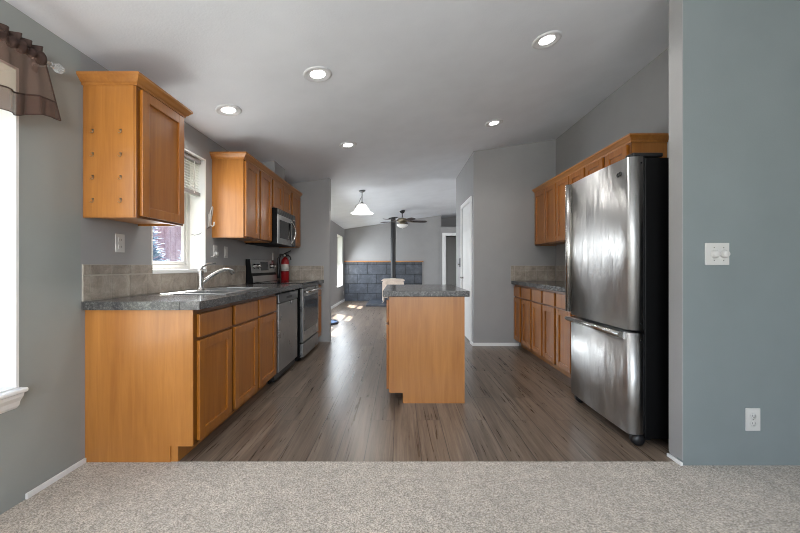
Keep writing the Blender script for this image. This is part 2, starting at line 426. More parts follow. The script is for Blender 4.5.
# windows in the left wall
def window(n, o, rails):
    y0, y1, z0, z1 = o
    xo, xi = WX - TH, WX
    mb = MB(); t = 0.012
    mb.box(xo + 0.05, xi + 0.002, y0, y0 + t, z0, z1); mb.box(xo + 0.05, xi + 0.002, y1 - t, y1, z0, z1)
    mb.box(xo + 0.05, xi + 0.002, y0 + t, y1 - t, z0, z0 + t); mb.box(xo + 0.05, xi + 0.002, y0 + t, y1 - t, z1 - t, z1)
    w = struct('window_%d' % n, mb, 'white_trim')
    fr = MB(); f = 0.05; x0, x1 = xo, xo + 0.05
    fr.box(x0, x1, y0, y0 + f, z0, z1, 0.004); fr.box(x0, x1, y1 - f, y1, z0, z1, 0.004)
    fr.box(x0, x1, y0 + f, y1 - f, z0, z0 + f, 0.004); fr.box(x0, x1, y0 + f, y1 - f, z1 - f, z1, 0.004)
    fr.build('window_frame', 'white_plastic', w)
    sa = MB(); s = 0.03; a0, a1 = xo + 0.012, xo + 0.038
    sa.box(a0, a1, y0 + f, y0 + f + s, z0 + f, z1 - f, 0.003); sa.box(a0, a1, y1 - f - s, y1 - f, z0 + f, z1 - f, 0.003)
    sa.box(a0, a1, y0 + f + s, y1 - f - s, z0 + f, z0 + f + s, 0.003); sa.box(a0, a1, y0 + f + s, y1 - f - s, z1 - f - s, z1 - f, 0.003)
    if rails: zm = (z0 + z1) / 2; sa.box(a0 - 0.004, a1 + 0.006, y0 + f + s, y1 - f - s, zm - 0.025, zm + 0.025, 0.003)
    sa.build('sash', 'white_plastic', w)
    box(xo + 0.020, xo + 0.026, y0 + f, y1 - f, z0 + f, z1 - f).build('pane', 'glass', w)
    return w
w1 = window(1, W1, True)
wk = window(2, WK, False)
for k, o in enumerate(WL): window(3 + k, o, True)
window(6, W0, True)  # unseen window, added so sun on the carpet brightens the ceiling
# sill and apron of the front window
s1 = MB(); s1.box(WX, -1.742, 0.62, 1.672, 0.524, 0.546, 0.008, 3)
struct('trim_sill', s1, 'white_trim')
ap = MB(); ap.prism([(WX, 0.524), (-1.748, 0.524), (-1.752, 0.508), (-1.766, 0.487), (-1.772, 0.465), (WX, 0.452)], 'y', 0.66, 1.655)
struct('trim_apron', ap, 'white_trim')
# sill trim of the kitchen window
struct('trim_kitchen_sill', box(WX - 0.10, WX + 0.012, WK[0], WK[1], WK[2] - 0.018, WK[2] + 0.013, 0.003), 'white_trim')

# pantry door in the side of the block
d1 = MB(); d1.box(1.030, 1.075, 5.14, 5.86, 0.01, 2.06, 0.002)
dr = struct('door_1', d1, 'white_trim')
pn = MB()
for (a, b) in ((5.24, 5.47), (5.53, 5.76)):
    for (z0, z1) in ((0.2, 0.85), (0.98, 1.55), (1.66, 1.93)):
        pn.box(1.0245, 1.031, a, b, z0, z1, 0.006)
pn.build('door_panel', 'white_trim', dr)
cs = MB(); cs.box(1.008, 1.026, 5.075, 5.145, 0, 2.12, 0.004); cs.box(1.008, 1.026, 5.855, 5.925, 0, 2.12, 0.004); cs.box(1.008, 1.026, 5.145, 5.855, 2.055, 2.12, 0.004)
cs.build('door_casing', 'white_trim', dr)
for z in (0.28, 1.03, 1.80): 
    MB().cyl((1.030, 5.150, z - 0.045), (1.030, 5.150, z + 0.045), 0.008, 10).build('hinge', 'dark_steel', dr)
lv = MB(); lv.lathe([(0, 0), (0.03, 0), (0.03, 0.008), (0.012, 0.012), (0.011, 0.045)], (1.04, 5.80, 0.93), 20, '-x'); lv.tube([(0.995, 5.80, 0.93), (0.985, 5.78, 0.932), (0.985, 5.69, 0.925)], 0.010)
lv.build('door_lever', 'nickel', dr)
# door in the far doorway
d2 = box(1.50, 2.26, 12.60, 12.635, 0.01, 2.16, 0.002)
dr2 = struct('door_2', d2, 'white_trim')
pn = MB()
for (a, b) in ((1.54, 1.79), (1.86, 2.11)):
    for (z0, z1) in ((0.2, 0.85), (0.98, 1.55), (1.66, 1.98)): pn.box(a + 0.05, b + 0.05, 12.594, 12.601, z0, z1, 0.006)
pn.build('door_panel', 'white_trim', dr2)
cs = MB(); cs.box(1.355, 1.43, D2 - 0.048, D2 - 0.03, 0, 2.19, 0.004); cs.box(2.21, 2.285, D2 - 0.048, D2 - 0.03, 0, 2.19, 0.004); cs.box(1.43, 2.21, D2 - 0.048, D2 - 0.03, 2.12, 2.19, 0.004)
cs.build('door_casing', 'white_trim', dr2)
MB().box(1.42, 1.47, D2 - 0.03, D2 + 0.10, 0, 2.13).box(2.18, 2.22, D2 - 0.03, D2 + 0.10, 0, 2.13).box(1.47, 2.18, D2 - 0.03, D2 + 0.10, 2.10, 2.13).build('door_jamb', 'white_trim', dr2)
MB().lathe([(0, 0), (0.03, 0), (0.012, 0.01), (0.012, 0.03), (0.028, 0.045), (0.02, 0.062), (0, 0.066)], (1.57, 12.60, 0.95), 20, '-y').build('door_knob', 'nickel', dr2)

# outside
struct('ground', box(-40, WX - TH, -20, 45, -0.55, -0.45), 'ground')

# slate tiled wall behind the stove, with its wooden ledge
ts = box(WX, 0.71, D2 - 0.02, D2, 0.0, 1.25)
hw = struct('wall_hearth', ts, 'dark_grout')
tl = MB()
for r in range(5):
    z0 = 0.04 + r * 0.305 - (0.305 - 0.26 if r == 0 else 0.045); z0 = max(0.003, -0.045 + r * 0.305); z1 = min(-0.045 + (r + 1) * 0.305 - 0.014, 1.248)
    if z1 - z0 < 0.02: continue
    x = WX - (0.46 if r % 2 else 0.17) - 0.004
    while x < 0.71:
        a, b = max(x, WX + 0.002), min(x + 0.596, 0.708)
        if b - a > 0.02: tl.box(a, b, D2 - 0.032, D2 - 0.018, z0, z1, 0.003)
        x += 0.61
tl.build('slate_tiles', 'slate', hw)
struct('trim_ledge', box(WX, 0.75, D2 - 0.09, D2, 1.25, 1.292, 0.004), 'wood_h')

# ------------------------------------------------------------------ cabinets
def shaker(parent, xb, s, y0, y1, z0, z1, name='door'):
    """recessed-panel door whose back lies on x = xb and which faces s (+1 / -1) along x"""
    t = 0.020; w = min(0.056, (y1 - y0) * 0.28); xf = xb + s * t
    mb = MB()
    mb.box(xb, xf, y0, y0 + w, z0, z1, 0.003); mb.box(xb, xf, y1 - w, y1, z0, z1, 0.003)
    mb.box(xb, xf - s * 0.0004, y0 + w, y1 - w, z0, z0 + w, 0.002); mb.box(xb, xf - s * 0.0004, y0 + w, y1 - w, z1 - w, z1, 0.002)
    d = mb.build(name, 'wood_door', parent)
    box(xb + s * 0.001, xb + s * 0.008, y0 + w - 0.004, y1 - w + 0.004, z0 + w - 0.004, z1 - w + 0.004).build('panel', 'wood_door', d)
    return d
def slab(parent, xb, s, y0, y1, z0, z1):
    return box(xb, xb + s * 0.020, y0, y1, z0, z1, 0.004).build('drawer', 'wood_door', parent)
CT = 0.914; CB = 0.866     # worktop top and underside
def base_cab(label, s, xw, xf, y0, y1, fronts, group, toe=True, mat='wood'):
    """xw wall side, xf face-frame plane; s = facing sign; fronts = list of (y0, y1) door spans with a drawer above each"""
    c = thing('base_cabinet', label, 'cabinet', ((xw + xf) / 2, (y0 + y1) / 2, 0), group)
    b = MB(); tk = xf - s * 0.085
    xw = xw + s * 0.012; t = 0.016; pf = [(xw, 0), (tk, 0), (tk, 0.09), (xf - s * 0.003, 0.09), (xf - s * 0.003, CB), (xw, CB)]
    b.prism(pf, 'y', y0, y0 + t); b.prism(pf, 'y', y1 - t, y1)
    b.box(xw, xf, y0 + t, y1 - t, 0.09, 0.106); b.box(xw, xw + s * 0.006, y0 + t, y1 - t, 0.106, CB)
    b.box(tk - s * 0.016, tk, y0 + t, y1 - t, 0, 0.09); 
    b.box(xf - s * 0.019, xf - s * 0.003, y0 + t, y1 - t, 0.106, CB)
    box(xf - s * 0.003, xf, y0 + 0.001, y1 - 0.001, 0.092, CB).build('face_frame', 'wood_gap_shade', c)
    b.build('body', mat, c)
    for (a, d) in fronts:
        slab(c, xf, s, a, d, 0.700, 0.835)
        shaker(c, xf, s, a, d, 0.105, 0.682)
    return c
LF = -1.175
cb1 = base_cab('near end maple base cabinet with one drawer over one door and a bare end panel', 1, WX, LF, 2.02, 2.465, [(2.053, 2.445)], 'maple base cabinets under the long sink worktop')
# visible end panel of the near cabinet
ep = MB(); ep.prism([(WX + 0.001, 0.0), (-1.30, 0.0), (-1.30, 0.092), (LF + 0.002, 0.092), (LF + 0.002, CB), (WX + 0.001, CB)], 'y', 2.012, 2.02)
ep.build('end_panel', 'wood', cb1)
cb2 = base_cab('maple sink base cabinet with two doors between end cabinet and dishwasher', 1, WX, LF, 2.467, 3.352, [(2.497, 2.892), (2.934, 3.326)], 'maple base cabinets under the long sink worktop')
cb3 = base_cab('narrow maple base cabinet squeezed between the range and the stub wall', 1, WX, LF, 4.93, 5.248, [(4.955, 5.225)], None)
RG = 'maple base cabinets along the kitchen wall past the refrigerator'
RF = 1.605
base_cab('single door maple base cabinet in the corner beside the pantry wall', -1, RX, RF, 4.68, 4.963, [(4.715, 4.958)], RG)
base_cab('two door maple base cabinet second from the pantry wall', -1, RX, RF, 3.975, 4.678, [(4.335, 4.64), (3.997, 4.286)], RG)
base_cab('two door maple base cabinet just beyond the refrigerator', -1, RX, RF, 3.29, 3.973, [(3.66, 3.955), (3.313, 3.613)], RG)
base_cab('maple base cabinet mostly hidden behind the stainless refrigerator', -1, RX, RF, 2.99, 3.288, [(3.012, 3.265)], RG)

def worktop(label, x0, x1, y0, y1, group=None, cut=None, name='countertop'):
    mb = MB()
    if cut is None: mb.box(x0, x1, y0, y1, CB, CT, 0.004)
    else:
        a, b, c, d = cut
        mb.box(x0, a, y0, y1, CB, CT); mb.box(b, x1, y0, y1, CB, CT, 0.003)
        mb.box(a, b, y0, c, CB, CT); mb.box(a, b, d, y1, CB, CT)
    return tag(mb.build(name, 'counter'), label, 'countertop', group)
SK = (-1.66, -1.235, 2.50, 3.27)
worktop('long speckled grey worktop holding the sink, from the near end to the range', WX, -1.122, 1.99, 4.097, None, SK)
worktop('short grey worktop piece between the range and the stub wall', WX, -1.122, 4.925, 5.249)
worktop('grey worktop along the kitchen wall running behind the refrigerator', 1.553, RX, 2.985, 4.964)
worktop('grey speckled worktop on top of the kitchen island', -0.140, 0.562, 2.865, 3.87)

# island
isl = thing('kitchen_island', 'freestanding maple kitchen island in the middle of the plank floor', 'island', (0.22, 3.36, 0))
b = MB(); b.prism([(0.52, 0), (0.03, 0), (0.03, 0.088), (-0.090, 0.088), (-0.090, CB), (0.52, CB)], 'y', 2.89, 3.82)
b.build('body', 'wood', isl)
ee = MB(); ee.prism([(0.524, 0), (0.022, 0), (0.022, 0.085), (-0.079, 0.085), (-0.079, CB), (0.524, CB)], 'y', 2.884, 2.89)
ee.build('end_panel', 'wood', isl)
for (a, d) in ((2.915, 3.34), (3.38, 3.79)):
    slab(isl, -0.091, -1, a, d, 0.650, 0.835); shaker(isl, -0.091, -1, a, d, 0.105, 0.632)

# wall cabinets
CRP = [(0.0, 0.0), (0.010, 0.0), (0.012, 0.012), (0.020, 0.018), (0.030, 0.032), (0.043, 0.044), (0.043, 0.058), (0.0, 0.058)]
def crown(mb, x_face, s, xw, y0, y1, z, near_return=True, far_return=False):
    """crown moulding with mitred returns at the ends"""
    yn = lambda p: (y0 - p if near_return else y0); yf = lambda p: (y1 + p if far_return else y1)
    rows = []
    for (p, h) in CRP:
        row = []
        if near_return: row.append((xw, yn(p), z + h))
        row.append((x_face + s * p, yn(p), z + h)); row.append((x_face + s * p, yf(p), z + h))
        if far_return: row.append((xw, yf(p), z + h))
        rows.append([mb.bm.verts.new(v) for v in row])
    n = len(rows[0])
    for A, B in zip(rows, rows[1:] + rows[:1]):
        for k in range(n - 1): mb.bm.faces.new((A[k], A[k + 1], B[k + 1], B[k]))
    mb.bm.faces.new([r[0] for r in rows]); mb.bm.faces.new([r[-1] for r in rows][::-1])
    # top board closing the crown
    mb.box(min(xw, x_face), max(xw, x_face), y0, y1, z + 0.0, z + 0.012)
def wall_cab(label, s, xw, xf, y0, y1, z0, z1, doors, group=None):
    c = thing('wall_cabinet', label, 'cabinet', ((xw + xf) / 2, (y0 + y1) / 2, z0), group)
    b = MB(); b.box(xw, xf - s * 0.019, y0, y1, z0 + 0.012, z1); b.box(xf - s * 0.019, xf - s * 0.003, y0, y1, z0, z1)
    b.box(xw, xf - s * 0.019, y0, y0 + 0.012, z0, z0 + 0.012); b.box(xw, xf - s * 0.019, y1 - 0.012, y1, z0, z0 + 0.012)
    b.build('body', 'wood', c)
    box(xf - s * 0.003, xf, y0 + 0.001, y1 - 0.001, z0 + 0.001, z1).build('face_frame', 'wood_gap_shade', c)
    for (a, d) in doors: shaker(c, xf, s, a, d, z0 + 0.012, z1 - 0.018)
    return c
ZB, ZT = 1.385, 2.135
UF = -1.482
u1 = wall_cab('short maple wall cabinet nearest the camera with rows of hooks on its side', 1, WX, UF, 2.0, 2.43, ZB, ZT, [(2.022, 2.412)])
mb = MB(); crown(mb, UF, 1, WX, 2.0, 2.43, ZT - 0.008, True, True); mb.build('crown_molding', 'wood_h', u1)
box(-1.775, UF - 0.012, 1.994, 2.0, ZB + 0.004, ZT, 0.001).build('side_panel', 'wood', u1)
for zi, z in enumerate((1.876, 1.745, 1.617, 1.488)):
    for x in (-1.722, -1.566):
        h = MB(); h.lathe([(0, 0), (0.006, 0), (0.006, 0.002), (0.0025, 0.004)], (x, 1.994, z), 10, '-y')
        pts = [(x, 1.992, z), (x, 1.982, z), (x - 0.002, 1.974, z - 0.006)]
        for k in range(9):
            a = R(200 - k * 30); pts.append((x - 0.004 + 0.0, 1.974 + 0.0, z))
        pts = [(x, 1.993, z)] + [(x + 0.010 * math.sin(R(t)), 1.984, z - 0.010 + 0.010 * math.cos(R(t))) for t in range(0, 241, 30)]
        h.tube(pts, 0.0017, 6); h.build('cup_hook', 'brass', u1)
UG = 'maple wall cabinets around the microwave'
wall_cab('tall two door maple wall cabinet to the near side of the microwave', 1, WX, UF, 3.37, 4.085, ZB, ZT, [(3.382, 3.70), (3.745, 4.060)], UG)
wall_cab('low two door maple wall cabinet directly above the microwave', 1, WX, UF, 4.087, 4.815, 1.79, ZT, [(4.112, 4.435), (4.463, 4.785)], UG)
wall_cab('narrow maple wall cabinet between microwave and stub wall', 1, WX, UF, 4.817, 5.248, ZB, ZT, [(4.845, 5.225)], UG)
mb = MB(); crown(mb, UF, 1, WX, 3.37, 5.248, ZT - 0.008, True, False); struct('trim_crown_left', mb, 'wood_h')
URF = 1.888
RUG = 'maple wall cabinets above the kitchen wall worktop'
wall_cab('maple wall cabinet in the corner against the pantry wall', -1, RX, URF, 4.275, 4.963, ZB + 0.015, ZT, [(4.60, 4.935), (4.285, 4.590)], RUG)
wall_cab('middle one of three maple wall cabinets, just past the refrigerator top', -1, RX, URF, 3.60, 4.273, ZB + 0.015, ZT, [(3.95, 4.255), (3.62, 3.925)], RUG)
wall_cab('maple wall cabinet above and behind the refrigerator with bare end panel', -1, RX, URF, 2.90, 3.598, ZB + 0.015, ZT, [(3.29, 3.588), (2.935, 3.24)], RUG)
mb = MB(); crown(mb, URF, -1, RX, 2.90, 4.963, ZT - 0.012, True, False); struct('trim_crown_right', mb, 'wood_h')

# ------------------------------------------------------------------ backsplash
def splash(label, y0, y1, xw, s, opening=None, group=None, first=0.045):
    z0, z1 = CT, 1.122
    root = thing('tile_backsplash', label, 'backsplash', (xw, (y0 + y1) / 2, z0), group)
    g = MB()
    t = MB()
    segs = []
    y = y0; w = first
    while y < y1 - 0.004:
        b = min(y + w, y1); segs.append((y, b)); y = b; w = 0.152
    def add(a, b, z_0, z_1):
        if b - a < 0.006 or z_1 - z_0 < 0.006: return
        t.box(xw, xw + s * 0.010, a + 0.002, b - 0.002, z_0 + 0.002, z_1 - 0.002, 0.002)
    for (a, b) in segs:
        add(a, b, z0, 1.058); 
    o = opening
    for (a, b) in segs:
        if o and a < o[1] and b > o[0]:
            if a < o[0]: add(a, o[0], 1.062, z1)
            if b > o[1]: add(o[1], b, 1.062, z1)
        else: add(a, b, 1.062, z1)
    if o:
        g.box(xw, xw + s * 0.007, y0, y1, z0, 1.06); g.box(xw, xw + s * 0.007, y0, o[0], 1.06, z1); g.box(xw, xw + s * 0.007, o[1], y1, 1.06, z1)
    else: g.box(xw, xw + s * 0.007, y0, y1, z0, z1)
    g.build('grout', 'grout', root); t.build('tiles', 'tile', root)
    return root
splash('beige stone tile backsplash behind the sink and under the window', 1.992, 4.095, WX, 1, (WK[0], WK[1]))
splash('short beige tile backsplash behind the fire extinguisher', 4.925, 5.245, WX, 1, None, None, 0.10)
# tiles on the stub wall return
sb = thing('tile_backsplash', 'beige tile side splash on the stub wall at the counter end', 'backsplash', (-1.46, 5.245, CT))
g = box(-1.770, -1.125, 5.243, 5.25, CT, 1.122); g.build('grout', 'grout', sb)
t = MB(); x = -1.768
for wdt in (0.152, 0.152, 0.152, 0.152, 0.035):
    t.box(x + 0.002, x + wdt - 0.002, 5.239, 5.249, CT + 0.002, 1.058, 0.002); t.box(x + 0.002, x + wdt - 0.002, 5.239, 5.249, 1.064, 1.120, 0.002); x += wdt
t.build('tiles', 'tile', sb)
splash('beige tile backsplash on the kitchen wall behind the refrigerator side worktop', 2.985, 4.960, RX, -1)
sb = thing('tile_backsplash', 'beige tile side splash on the pantry wall at the worktop corner', 'backsplash', (1.86, 4.96, CT))
box(1.545, 2.166, 4.958, 4.965, CT, 1.122).build('grout', 'grout', sb)
t = MB(); x = 1.547
for wdt in (0.05, 0.152, 0.152, 0.152, 0.11):
    t.box(x + 0.002, x + wdt - 0.002, 4.954, 4.964, CT + 0.002, 1.058, 0.002); t.box(x + 0.002, x + wdt - 0.002, 4.954, 4.964, 1.064, 1.120, 0.002); x += wdt
t.build('tiles', 'tile', sb)

# ------------------------------------------------------------------ sink and faucet
snk = thing('kitchen_sink', 'double bowl stainless sink set into the long worktop under the window', 'sink', (-1.45, 2.885, CT - 0.17))
a, b, c, d = SK
rim = MB(); rx0, rx1, ry0, ry1 = a - 0.018, b + 0.018, c - 0.018, d + 0.018
rim.box(rx0, a + 0.075, ry0, ry1, CT, CT + 0.006, 0.002); rim.box(b - 0.015, rx1, ry0, ry1, CT, CT + 0.006, 0.002)
rim.box(a + 0.075, b - 0.015, ry0, c + 0.015, CT, CT + 0.006, 0.002); rim.box(a + 0.075, b - 0.015, d - 0.015, ry1, CT, CT + 0.006, 0.002)
rim.box(a + 0.075, b - 0.015, 2.872, 2.898, CT, CT + 0.006, 0.002); rim.build('rim', 'steel', snk)
for (y0, y1) in ((c + 0.015, 2.872), (2.898, d - 0.015)):
    w = MB(); xx0, xx1 = a + 0.075, b - 0.015; zb = CT - 0.165; t = 0.003
    w.box(xx0, xx1, y0, y1, zb, zb + t); w.box(xx0, xx0 + t, y0, y1, zb, CT + 0.002); w.box(xx1 - t, xx1, y0, y1, zb, CT + 0.002)
    w.box(xx0, xx1, y0, y0 + t, zb, CT + 0.002); w.box(xx0, xx1, y1 - t, y1, zb, CT + 0.002)
    bo = w.build('bowl', 'steel', snk)
    MB().lathe([(0, 0.0), (0.04, 0.0), (0.045, 0.004), (0.02, 0.005), (0, 0.003)], ((xx0 + xx1) / 2, (y0 + y1) / 2, zb + t), 20).build('drain', 'dark_steel', bo)
FX, FY = -1.625, 2.90
fc = thing('kitchen_faucet', 'brushed nickel single lever faucet standing behind the sink bowls', 'faucet', (FX, FY, CT + 0.006))
z0 = CT + 0.006
MB().lathe([(0, 0), (0.031, 0), (0.031, 0.006), (0.026, 0.012), (0.0235, 0.03), (0.023, 0.15), (0.021, 0.168), (0.010, 0.176), (0, 0.178)], (FX, FY, z0), 24).build('faucet_body', 'nickel', fc)
sp = MB()
P = [(0.0, 0.055), (0.035, 0.075), (0.09, 0.115), (0.14, 0.145), (0.19, 0.165), (0.225, 0.167), (0.25, 0.155), (0.268, 0.128)]
pts = [(FX + p * 0.72, FY + p * 0.58, z0 + h) for p, h in P]
sp.tube(pts, [0.017, 0.017, 0.016, 0.0155, 0.0155, 0.017, 0.019, 0.0185], 14); sp.build('spout', 'nickel', fc)
lvb = MB(); lvb.tube([(FX, FY, z0 + 0.172), (FX + 0.012, FY + 0.012, z0 + 0.195), (FX + 0.035, FY + 0.06, z0 + 0.213), (FX + 0.055, FY + 0.13, z0 + 0.220)], [0.013, 0.010, 0.007, 0.0045], 10)
lvb.build('lever', 'nickel', fc)

# ------------------------------------------------------------------ dishwasher
dw = thing('dishwasher', 'stainless dishwasher with dark control strip built in beside the range', 'dishwasher', (-1.46, 3.68, 0))
box(WX + 0.03, -1.19, 3.36, 4.02, 0.02, CB - 0.004).build('body', 'black', dw)
box(-1.19, -1.152, 3.372, 3.992, 0.10, 0.752, 0.006).build('door', 'steel', dw)
cp = box(-1.19, -1.148, 3.372, 3.992, 0.757, 0.848, 0.008).build('control_panel', 'dark_steel', dw)
MB().box(-1.150, -1.1465, 3.60, 3.78, 0.785, 0.81, 0.0015).build('handle_pocket', 'black', cp)
box(-1.25, -1.235, 3.36, 4.02, 0.0, 0.098).build('toe_kick', 'black', dw)

# ------------------------------------------------------------------ range
rg = thing('kitchen_range', 'stainless electric range with smoked oven window under the microwave', 'range', (-1.45, 4.525, 0))
RY0, RY1 = 4.132, 4.918
box(WX + 0.02, -1.172, RY0, RY1, 0.02, 0.895, 0.003).build('body', 'black_side', rg)
ctp = box(WX + 0.02, -1.125, RY0, RY1, 0.895, 0.920, 0.004).build('cooktop', 'black_glass', rg)
for (x, y, r) in ((-1.33, 4.33, 0.10), (-1.33, 4.72, 0.08), (-1.58, 4.33, 0.075), (-1.58, 4.72, 0.10)):
    MB().lathe([(r - 0.004, 0), (r - 0.004, 0.0006), (r, 0.0006), (r, 0)], (x, y, 0.920), 36).build('burner_ring', 'dark_steel', ctp)
od = box(-1.170, -1.127, RY0 + 0.004, RY1 - 0.004, 0.222, 0.852, 0.006).build('oven_door', 'steel', rg)
box(-1.128, -1.1245, RY0 + 0.055, RY1 - 0.055, 0.345, 0.755, 0.002).build('oven_window', 'oven_glass', od)
hb = MB(); hb.tube([(-1.085, RY0 + 0.03, 0.812), (-1.085, RY1 - 0.03, 0.812)], 0.013, 14)
for y in (RY0 + 0.06, RY1 - 0.06): hb.cyl((-1.128, y, 0.812), (-1.085, y, 0.812), 0.010, 12)
hb.build('door_handle', 'nickel', od)
box(-1.170, -1.127, RY0 + 0.004, RY1 - 0.004, 0.858, 0.893, 0.004).build('front_trim', 'dark_steel', rg)
dwr = box(-1.170, -1.129, RY0 + 0.004, RY1 - 0.004, 0.045, 0.205, 0.006).build('storage_drawer', 'steel', rg)
for (x, y) in ((-1.22, RY0 + 0.05), (-1.22, RY1 - 0.05), (WX + 0.1, RY0 + 0.05), (WX + 0.1, RY1 - 0.05)):
    MB().cyl((x, y, 0), (x, y, 0.022), 0.02, 14).build('foot', 'black', rg)
bg_ = MB(); bg_.prism([(WX + 0.002, 0.92), (-1.690, 0.92), (-1.700, 1.0), (-1.712, 1.03), (-1.730, 1.195), (WX + 0.002, 1.195)], 'y', 4.100, 4.885)
bgd = bg_.build('backguard', 'black_side', rg)
# stainless console face and lower vent face
def slant(y0, y1, p0, p1, off, th=0.004):
    mb = MB(); (x0, z0), (x1, z1) = p0, p1
    n = Vector((z1 - z0, -(x1 - x0))); n.normalize()
    q = [(x0 + n.x * off, z0 + n.y * off), (x1 + n.x * off, z1 + n.y * off), (x1 + n.x * (off + th), z1 + n.y * (off + th)), (x0 + n.x * (off + th), z0 + n.y * (off + th))]
    mb.prism(q, 'y', y0, y1); return mb
P0, P1 = (-1.712, 1.03), (-1.730, 1.195)
con = slant(4.103, 4.882, (P0[0], P0[1] + 0.002), (P1[0], P1[1] - 0.003), 0.0, 0.006).build('console', 'steel', bgd)
slant(4.103, 4.882, (-1.690, 0.923), (-1.700, 0.998), 0.0, 0.006).build('vent_face', 'steel', bgd)
slant(4.37, 4.62, (-1.7152, 1.06), (-1.7268, 1.165), 0.006, 0.003).build('clock_display', 'black_glass', bgd)
ax = Matrix.Rotation(R(84), 4, 'Y')
for y in (4.18, 4.29, 4.70, 4.81):
    MB().lathe([(0, 0), (0.031, 0), (0.031, 0.005), (0.024, 0.008), (0.022, 0.030), (0.018, 0.034), (0, 0.034)], (-1.714, y, 1.113), 24, ax).build('knob', 'nickel', bgd)

# ------------------------------------------------------------------ microwave
mw = thing('microwave', 'stainless and black over-the-range microwave under the low cabinet', 'microwave', (-1.60, 4.45, 1.368))
MX = -1.412; MY0, MY1, MZ0, MZ1 = 4.10, 4.81, 1.370, 1.787
box(WX, MX - 0.006, MY0, MY1, MZ0, MZ1, 0.003).build('body', 'black_side', mw)
md = box(MX - 0.006, MX, MY0 + 0.001, MY1 - 0.155, MZ0 + 0.006, MZ1 - 0.068, 0.005).build('door', 'steel', mw)
box(MX - 0.002, MX + 0.002, MY0 + 0.075, MY1 - 0.205, MZ0 + 0.075, MZ1 - 0.125, 0.001).build('window', 'black_glass', md)
hp = [(MX + 0.012 + 0.030 * math.sin(math.pi * t), MY1 - 0.235 + 0.085 * math.sin(math.pi * t), MZ0 + 0.03 + (MZ1 - MZ0 - 0.125) * t) for t in [i / 12 for i in range(13)]]
hm = MB(); hm.tube(hp, 0.012, 10); hm.build('door_handle', 'nickel', md)
box(MX - 0.006, MX - 0.001, MY1 - 0.153, MY1 - 0.001, MZ0 + 0.006, MZ1 - 0.068, 0.004).build('control_panel', 'black_glass', mw)
vg = box(MX - 0.006, MX - 0.002, MY0 + 0.001, MY1 - 0.001, MZ1 - 0.066, MZ1, 0.002).build('vent_grille', 'black', mw)
sl = MB()
for k in range(4): sl.box(MX - 0.004, MX + 0.001, MY0 + 0.02, MY1 - 0.02, MZ1 - 0.058 + k * 0.014, MZ1 - 0.053 + k * 0.014)
sl.build('louvers', 'dark_steel', vg)

# ------------------------------------------------------------------ refrigerator
fr = thing('refrigerator', 'tall worn stainless bottom freezer refrigerator with black sides', 'refrigerator', (1.79, 2.56, 0))
FY0, FY1 = 2.178, 2.945
box(1.502, RX - 0.01, FY0 + 0.003, FY1 - 0.003, 0.05, 1.780, 0.006).build('body', 'black_side', fr)
def fdoor(name, z0, z1):
    # slightly bowed front with rounded near and far edges, in plan
    pts = [(1.490, FY0)]
    n = 7
    for k in range(n + 1):
        a = R(90 * k / n); pts.append((1.407 + 0.055 - 0.055 * math.sin(a), FY0 + 0.030 - 0.030 * math.cos(a)))
    for k in range(1, 16):
        t = k / 16; pts.append((1.407 - 0.010 * math.sin(math.pi * t), FY0 + 0.030 + (FY1 - FY0 - 0.050) * t))
    for k in range(n + 1):
        a = R(90 * k / n); pts.append((1.407 + 0.030 - 0.030 * math.cos(a), FY1 - 0.020 + 0.020 * math.sin(a)))
    pts.append((1.490, FY1))
    return MB().prism(pts, 'z', z0, z1, True).build(name, 'steel_dent', fr)
fd1 = fdoor('fresh_food_door', 0.718, 1.786)
fd2 = fdoor('freezer_door', 0.078, 0.700)
hv = MB(); hv.prism([(1.412, FY1 - 0.034), (1.378, FY1 - 0.030), (1.366, FY1 - 0.018), (1.368, FY1 - 0.004), (1.385, FY1 + 0.002), (1.415, FY1 + 0.001)], 'z', 0.745, 1.782, True)
hv.build('door_handle', 'nickel', fd1)
hz = MB(); hz.prism([(1.410, 0.700), (1.372, 0.700), (1.360, 0.690), (1.362, 0.676), (1.378, 0.664), (1.400, 0.655), (1.410, 0.655)], 'y', FY0 + 0.045, FY1 - 0.005, True)
hz.build('freezer_handle', 'nickel', fd2)
for nm, z0, z1, pa in (('door_gasket', 0.725, 1.78, fd1), ('door_gasket', 0.085, 0.695, fd2)):
    box(1.488, 1.504, FY0 + 0.008, FY1 - 0.008, z0, z1).build(nm, 'black', pa)
lg = MB(); lgx = 1.3985
for k in range(2):
    ring = [(1.4005, 2.262 + 0.022 * k + 0.011 * math.cos(R(t)), 1.700 - 0.004 * k + 0.011 * math.sin(R(t))) for t in range(0, 360, 24)]
    lg.tube(ring, 0.0035, 6, True)
lg.build('badge', 'black', fd1)
for z in (1.745, 0.76, 0.66): 
    MB().lathe([(0, 0), (0.006, 0), (0.005, 0.003), (0, 0.004)], (1.478, FY0, z), 12, '-y').build('screw_cap', 'black', fd1 if z > 0.7 else fd2)
box(1.43, 1.62, FY0 + 0.006, FY0 + 0.085, 1.786, 1.812, 0.008).build('hinge_cover', 'black', fr)
box(1.47, 1.56, FY0 + 0.03, FY1 - 0.03, 0.03, 0.078, 0.004).build('base_grille', 'black', fr)
for y in (FY0 + 0.035, FY1 - 0.035):
    MB().lathe([(0, -0.03), (0.026, -0.03), (0.038, -0.018), (0.038, 0.018), (0.026, 0.03), (0, 0.03)], (1.475, y, 0.038), 20, 'y').build('foot_roller', 'black', fr)

